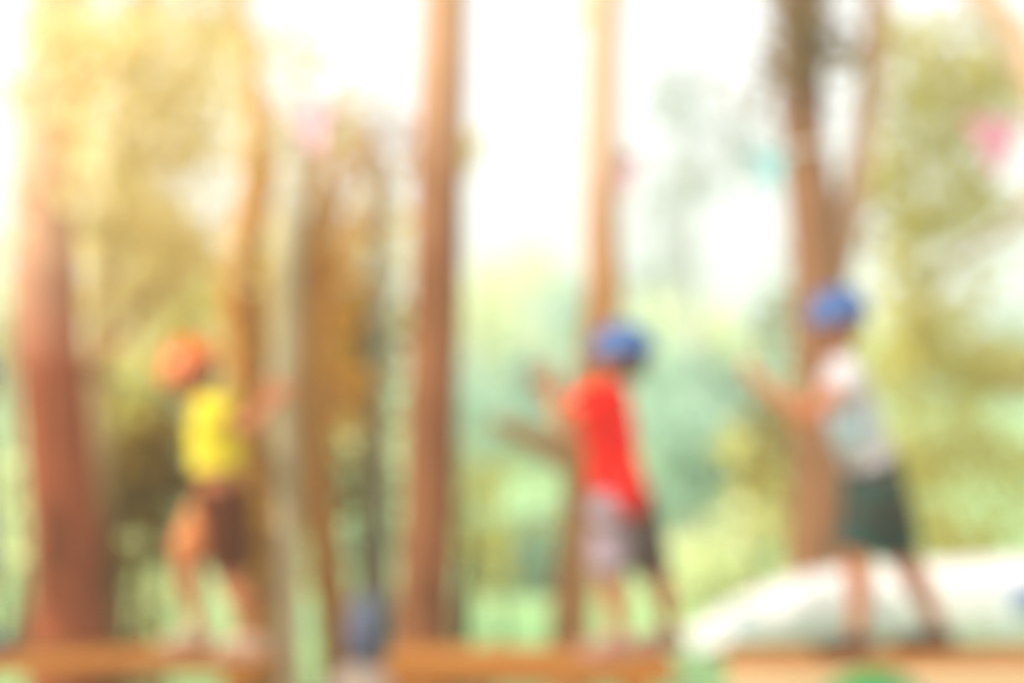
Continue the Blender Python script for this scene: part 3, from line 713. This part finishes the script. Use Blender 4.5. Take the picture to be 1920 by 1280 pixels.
    for i in range(seg): bm.faces.new((outer[0][i], inner[0][i], inner[0][(i + 1) % seg], outer[0][(i + 1) % seg]))
    hm = obj('helmet', bm, helmet_c, root)
    bm = bmesh.new()
    sweep(bm, [hp((math.cos(6.28318 * i / 32), math.sin(6.28318 * i / 32), 0), 1.01) for i in range(33)], [.006] * 33, seg=8, sub=1); obj('rim', bm, helmet_c, hm)
    for q in (-1, 0, 1):
        bm = bmesh.new()
        sweep(bm, [hp((.34 * q, math.sin(a_) * math.sqrt(1 - (.34 * q) ** 2), math.cos(a_) * math.sqrt(1 - (.34 * q) ** 2)), 1.005) for a_ in (-.9, -.45, 0, .45, .9)], [.004, .006, .007, .006, .004], seg=8, sub=4)
        obj('ridge', bm, helmet_c, hm)
    bm = bmesh.new()
    sweep(bm, [hc + hs * .085 - hu * .005, head + hs * .070 - hu * .05 + hf * .02, head - hu * .094 + hf * .042, head - hs * .070 - hu * .05 + hf * .02, hc - hs * .085 - hu * .005], [.005] * 5, seg=8, sub=5)
    obj('chin_strap', bm, plain('strap', strap_c, .8), hm)
    return root

BLUE = plain('helmet_blue', (.012, .072, .25), .4); ORANGE = plain('helmet_orange', (.56, .115, .006), .3)
V = Vector
DK = 6.88
def Q(px, py, dy=0): return P(px, py, DK + dy)
def ank(px, z, dy): 
    q = P(px, 1200, DK + dy); return V((q.x, q.y, z + .064))

# child in red, facing left, seen a little from behind
J = dict(head=Q(1163, 672), neck=Q(1146, 724), chest=Q(1140, 786), hip=Q(1158, 925),
         shL=Q(1104, 748, -.10), shR=Q(1150, 742, .10), elL=Q(1052, 800, -.16), wrL=Q(1042, 722, -.14), elR=Q(1080, 800, .16), wrR=Q(1020, 735, .20),
         hipL=Q(1150, 945, -.05), hipR=Q(1184, 945, .03), knL=Q(1140, 1078, -.08), knR=Q(1226, 1072, .05),
         ankL=ank(1160, ZM, -.06), ankR=ank(1256, ZM, .08), toeL=V((-1, -.15, 0)), toeR=V((-1, .05, 0)), hnL=V((-1, .3, 0)), hnR=V((-1, -.3, 0)), hdL=V((-.15, 0, 1)), hdR=V((-.2, 0, 1)))
J['shL'] = Q(1118, 745, -.11); J['shR'] = Q(1158, 745, .10)
person('child in red shirt and blue helmet walking left with raised arms', J, (-1, .25, -.05), (0, 0, 1), SKIN, .012,
       cloth('shirt_red', (.86, .006, .002)), .55, cloth('shorts_grey', (.16, .10, .07)), cloth('shoe_pink', (.38, .18, .16)), BLUE,
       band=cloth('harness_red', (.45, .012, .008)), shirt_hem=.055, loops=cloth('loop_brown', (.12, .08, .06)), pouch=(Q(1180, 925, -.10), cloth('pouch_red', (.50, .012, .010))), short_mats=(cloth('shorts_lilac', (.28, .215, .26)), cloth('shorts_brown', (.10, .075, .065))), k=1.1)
# child in green shorts, leaning forward to the left
J = dict(head=Q(1572, 605), neck=Q(1578, 668), chest=Q(1586, 742), hip=Q(1644, 905),
         shL=Q(1596, 716, -.12), shR=Q(1590, 716, .11), elL=Q(1506, 782, -.19), wrL=Q(1426, 714, -.17), elR=Q(1530, 790, .16), wrR=Q(1450, 745, .17),
         hipL=Q(1630, 930, -.05), hipR=Q(1656, 925, .05), knL=Q(1604, 1045, -.08), knR=Q(1692, 1050, .07),
         ankL=ank(1608, ZR, -.06), ankR=ank(1762, ZR, .08), toeL=V((-1, -.25, 0)), toeR=V((-1, .0, 0)), hnL=V((-.5, .4, 1)), hnR=V((-.3, .1, 1)), hdL=V((-1, 0, .75)), hdR=V((-1, 0, .5)))
person('child in pale shirt, dark green shorts and blue helmet leaning left on the right boardwalk', J, (-.9, -.45, -.25), (-.12, 0, 1), SKIN, .0,
       cloth('shirt_pale', (.50, .46, .49)), .32, cloth('shorts_green', (.022, .052, .045)), cloth('shoe_dark', (.055, .022, .016)), BLUE,
       band=cloth('harness_dark', (.05, .035, .025)), shirt_hem=-.02, hair_m=noise_mat('hair_auburn', (.16, .05, .02), (.30, .10, .04), (60, 60, 12), 0.6, 0.6, 4, 2, 0.3), pouch=(Q(1592, 806, -.09), cloth('pouch_pale_blue', (.40, .52, .58))), k=1.14, leg_cover=.92, ss=1.2)
# child in yellow, bent forward, head to the left, hands on the pale pole
J = dict(head=Q(360, 702), neck=Q(388, 748), chest=Q(402, 796), hip=Q(414, 938),
         shL=Q(390, 768, -.12), shR=Q(424, 762, .12), elL=Q(462, 800, -.14), wrL=Q(512, 748, -.06), elR=Q(470, 770, .12), wrR=Q(515, 715, .06),
         hipL=Q(398, 962, .05), hipR=Q(424, 955, -.06), knL=Q(346, 1052, .09), knR=Q(432, 1088, -.09),
         ankL=ank(372, ZL, .07), ankR=ank(470, ZL, -.07), toeL=V((-.9, -.3, 0)), toeR=V((-.9, .1, 0)), hnL=V((.2, .8, 0)), hnR=V((.2, -.8, 0)), hdL=V((.8, .1, .4)), hdR=V((.8, -.1, .4)))
person('child in yellow shirt and orange helmet crouching on the left boardwalk, holding the pale pole', J, (-.55, -.75, -.35), (-.45, 0, 1), SKIN, .010,
       cloth('shirt_yellow', (.72, .58, .035)), .5, cloth('shorts_brown_dark', (.12, .03, .010)), cloth('shoe_beige', (.45, .30, .22)), ORANGE,
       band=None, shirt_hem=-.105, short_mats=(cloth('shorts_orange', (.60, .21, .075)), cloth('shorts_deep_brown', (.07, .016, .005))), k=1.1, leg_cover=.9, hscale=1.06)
# a fourth child almost wholly past the left edge
J = dict(head=Q(-62, 720), neck=Q(-62, 778), chest=Q(-60, 842), hip=Q(-60, 965),
         shL=Q(-60, 805, .11), shR=Q(-60, 805, -.11), elL=Q(-80, 900, .15), wrL=Q(-60, 960, .17), elR=Q(-90, 900, -.15), wrR=Q(-70, 970, -.17),
         hipL=Q(-60, 985, .05), hipR=Q(-60, 985, -.05), knL=Q(-30, 1090, .06), knR=Q(-60, 1090, -.06),
         ankL=ank(-50, ZL, .06), ankR=ank(-90, ZL, -.06), toeL=V((1, 0, 0)), toeR=V((1, -.1, 0)), hnL=V((0, -1, 0)), hnR=V((0, 1, 0)))
person('child in blue helmet and blue shorts just past the left edge, only a sliver showing', J, (1, -.1, 0), (0, 0, 1), SKIN, .012,
       cloth('shirt_mint', (.35, .45, .35)), .5, cloth('shorts_navy', (.06, .10, .30)), cloth('shoe_navy', (.05, .08, .2)), BLUE, band=None, k=1.0, leg_cover=.9)

# ------------------------------------------------------------------ haze
hz, t, b = new_mat('haze_air'); t.nodes.remove(b)
pv = t.nodes.new('ShaderNodeVolumePrincipled'); pv.inputs['Color'].default_value = (.97, .98, 1.0, 1); pv.inputs['Density'].default_value = 0.009
pv.inputs['Anisotropy'].default_value = 0.72
t.links.new(pv.outputs[0], t.nodes['Material Output'].inputs['Volume'])
bm = bmesh.new(); box(bm, Vector((0, 100, 4.7)), (320, 260, 11.8))
tag(obj('haze', bm, hz, smooth=False), kind='stuff')
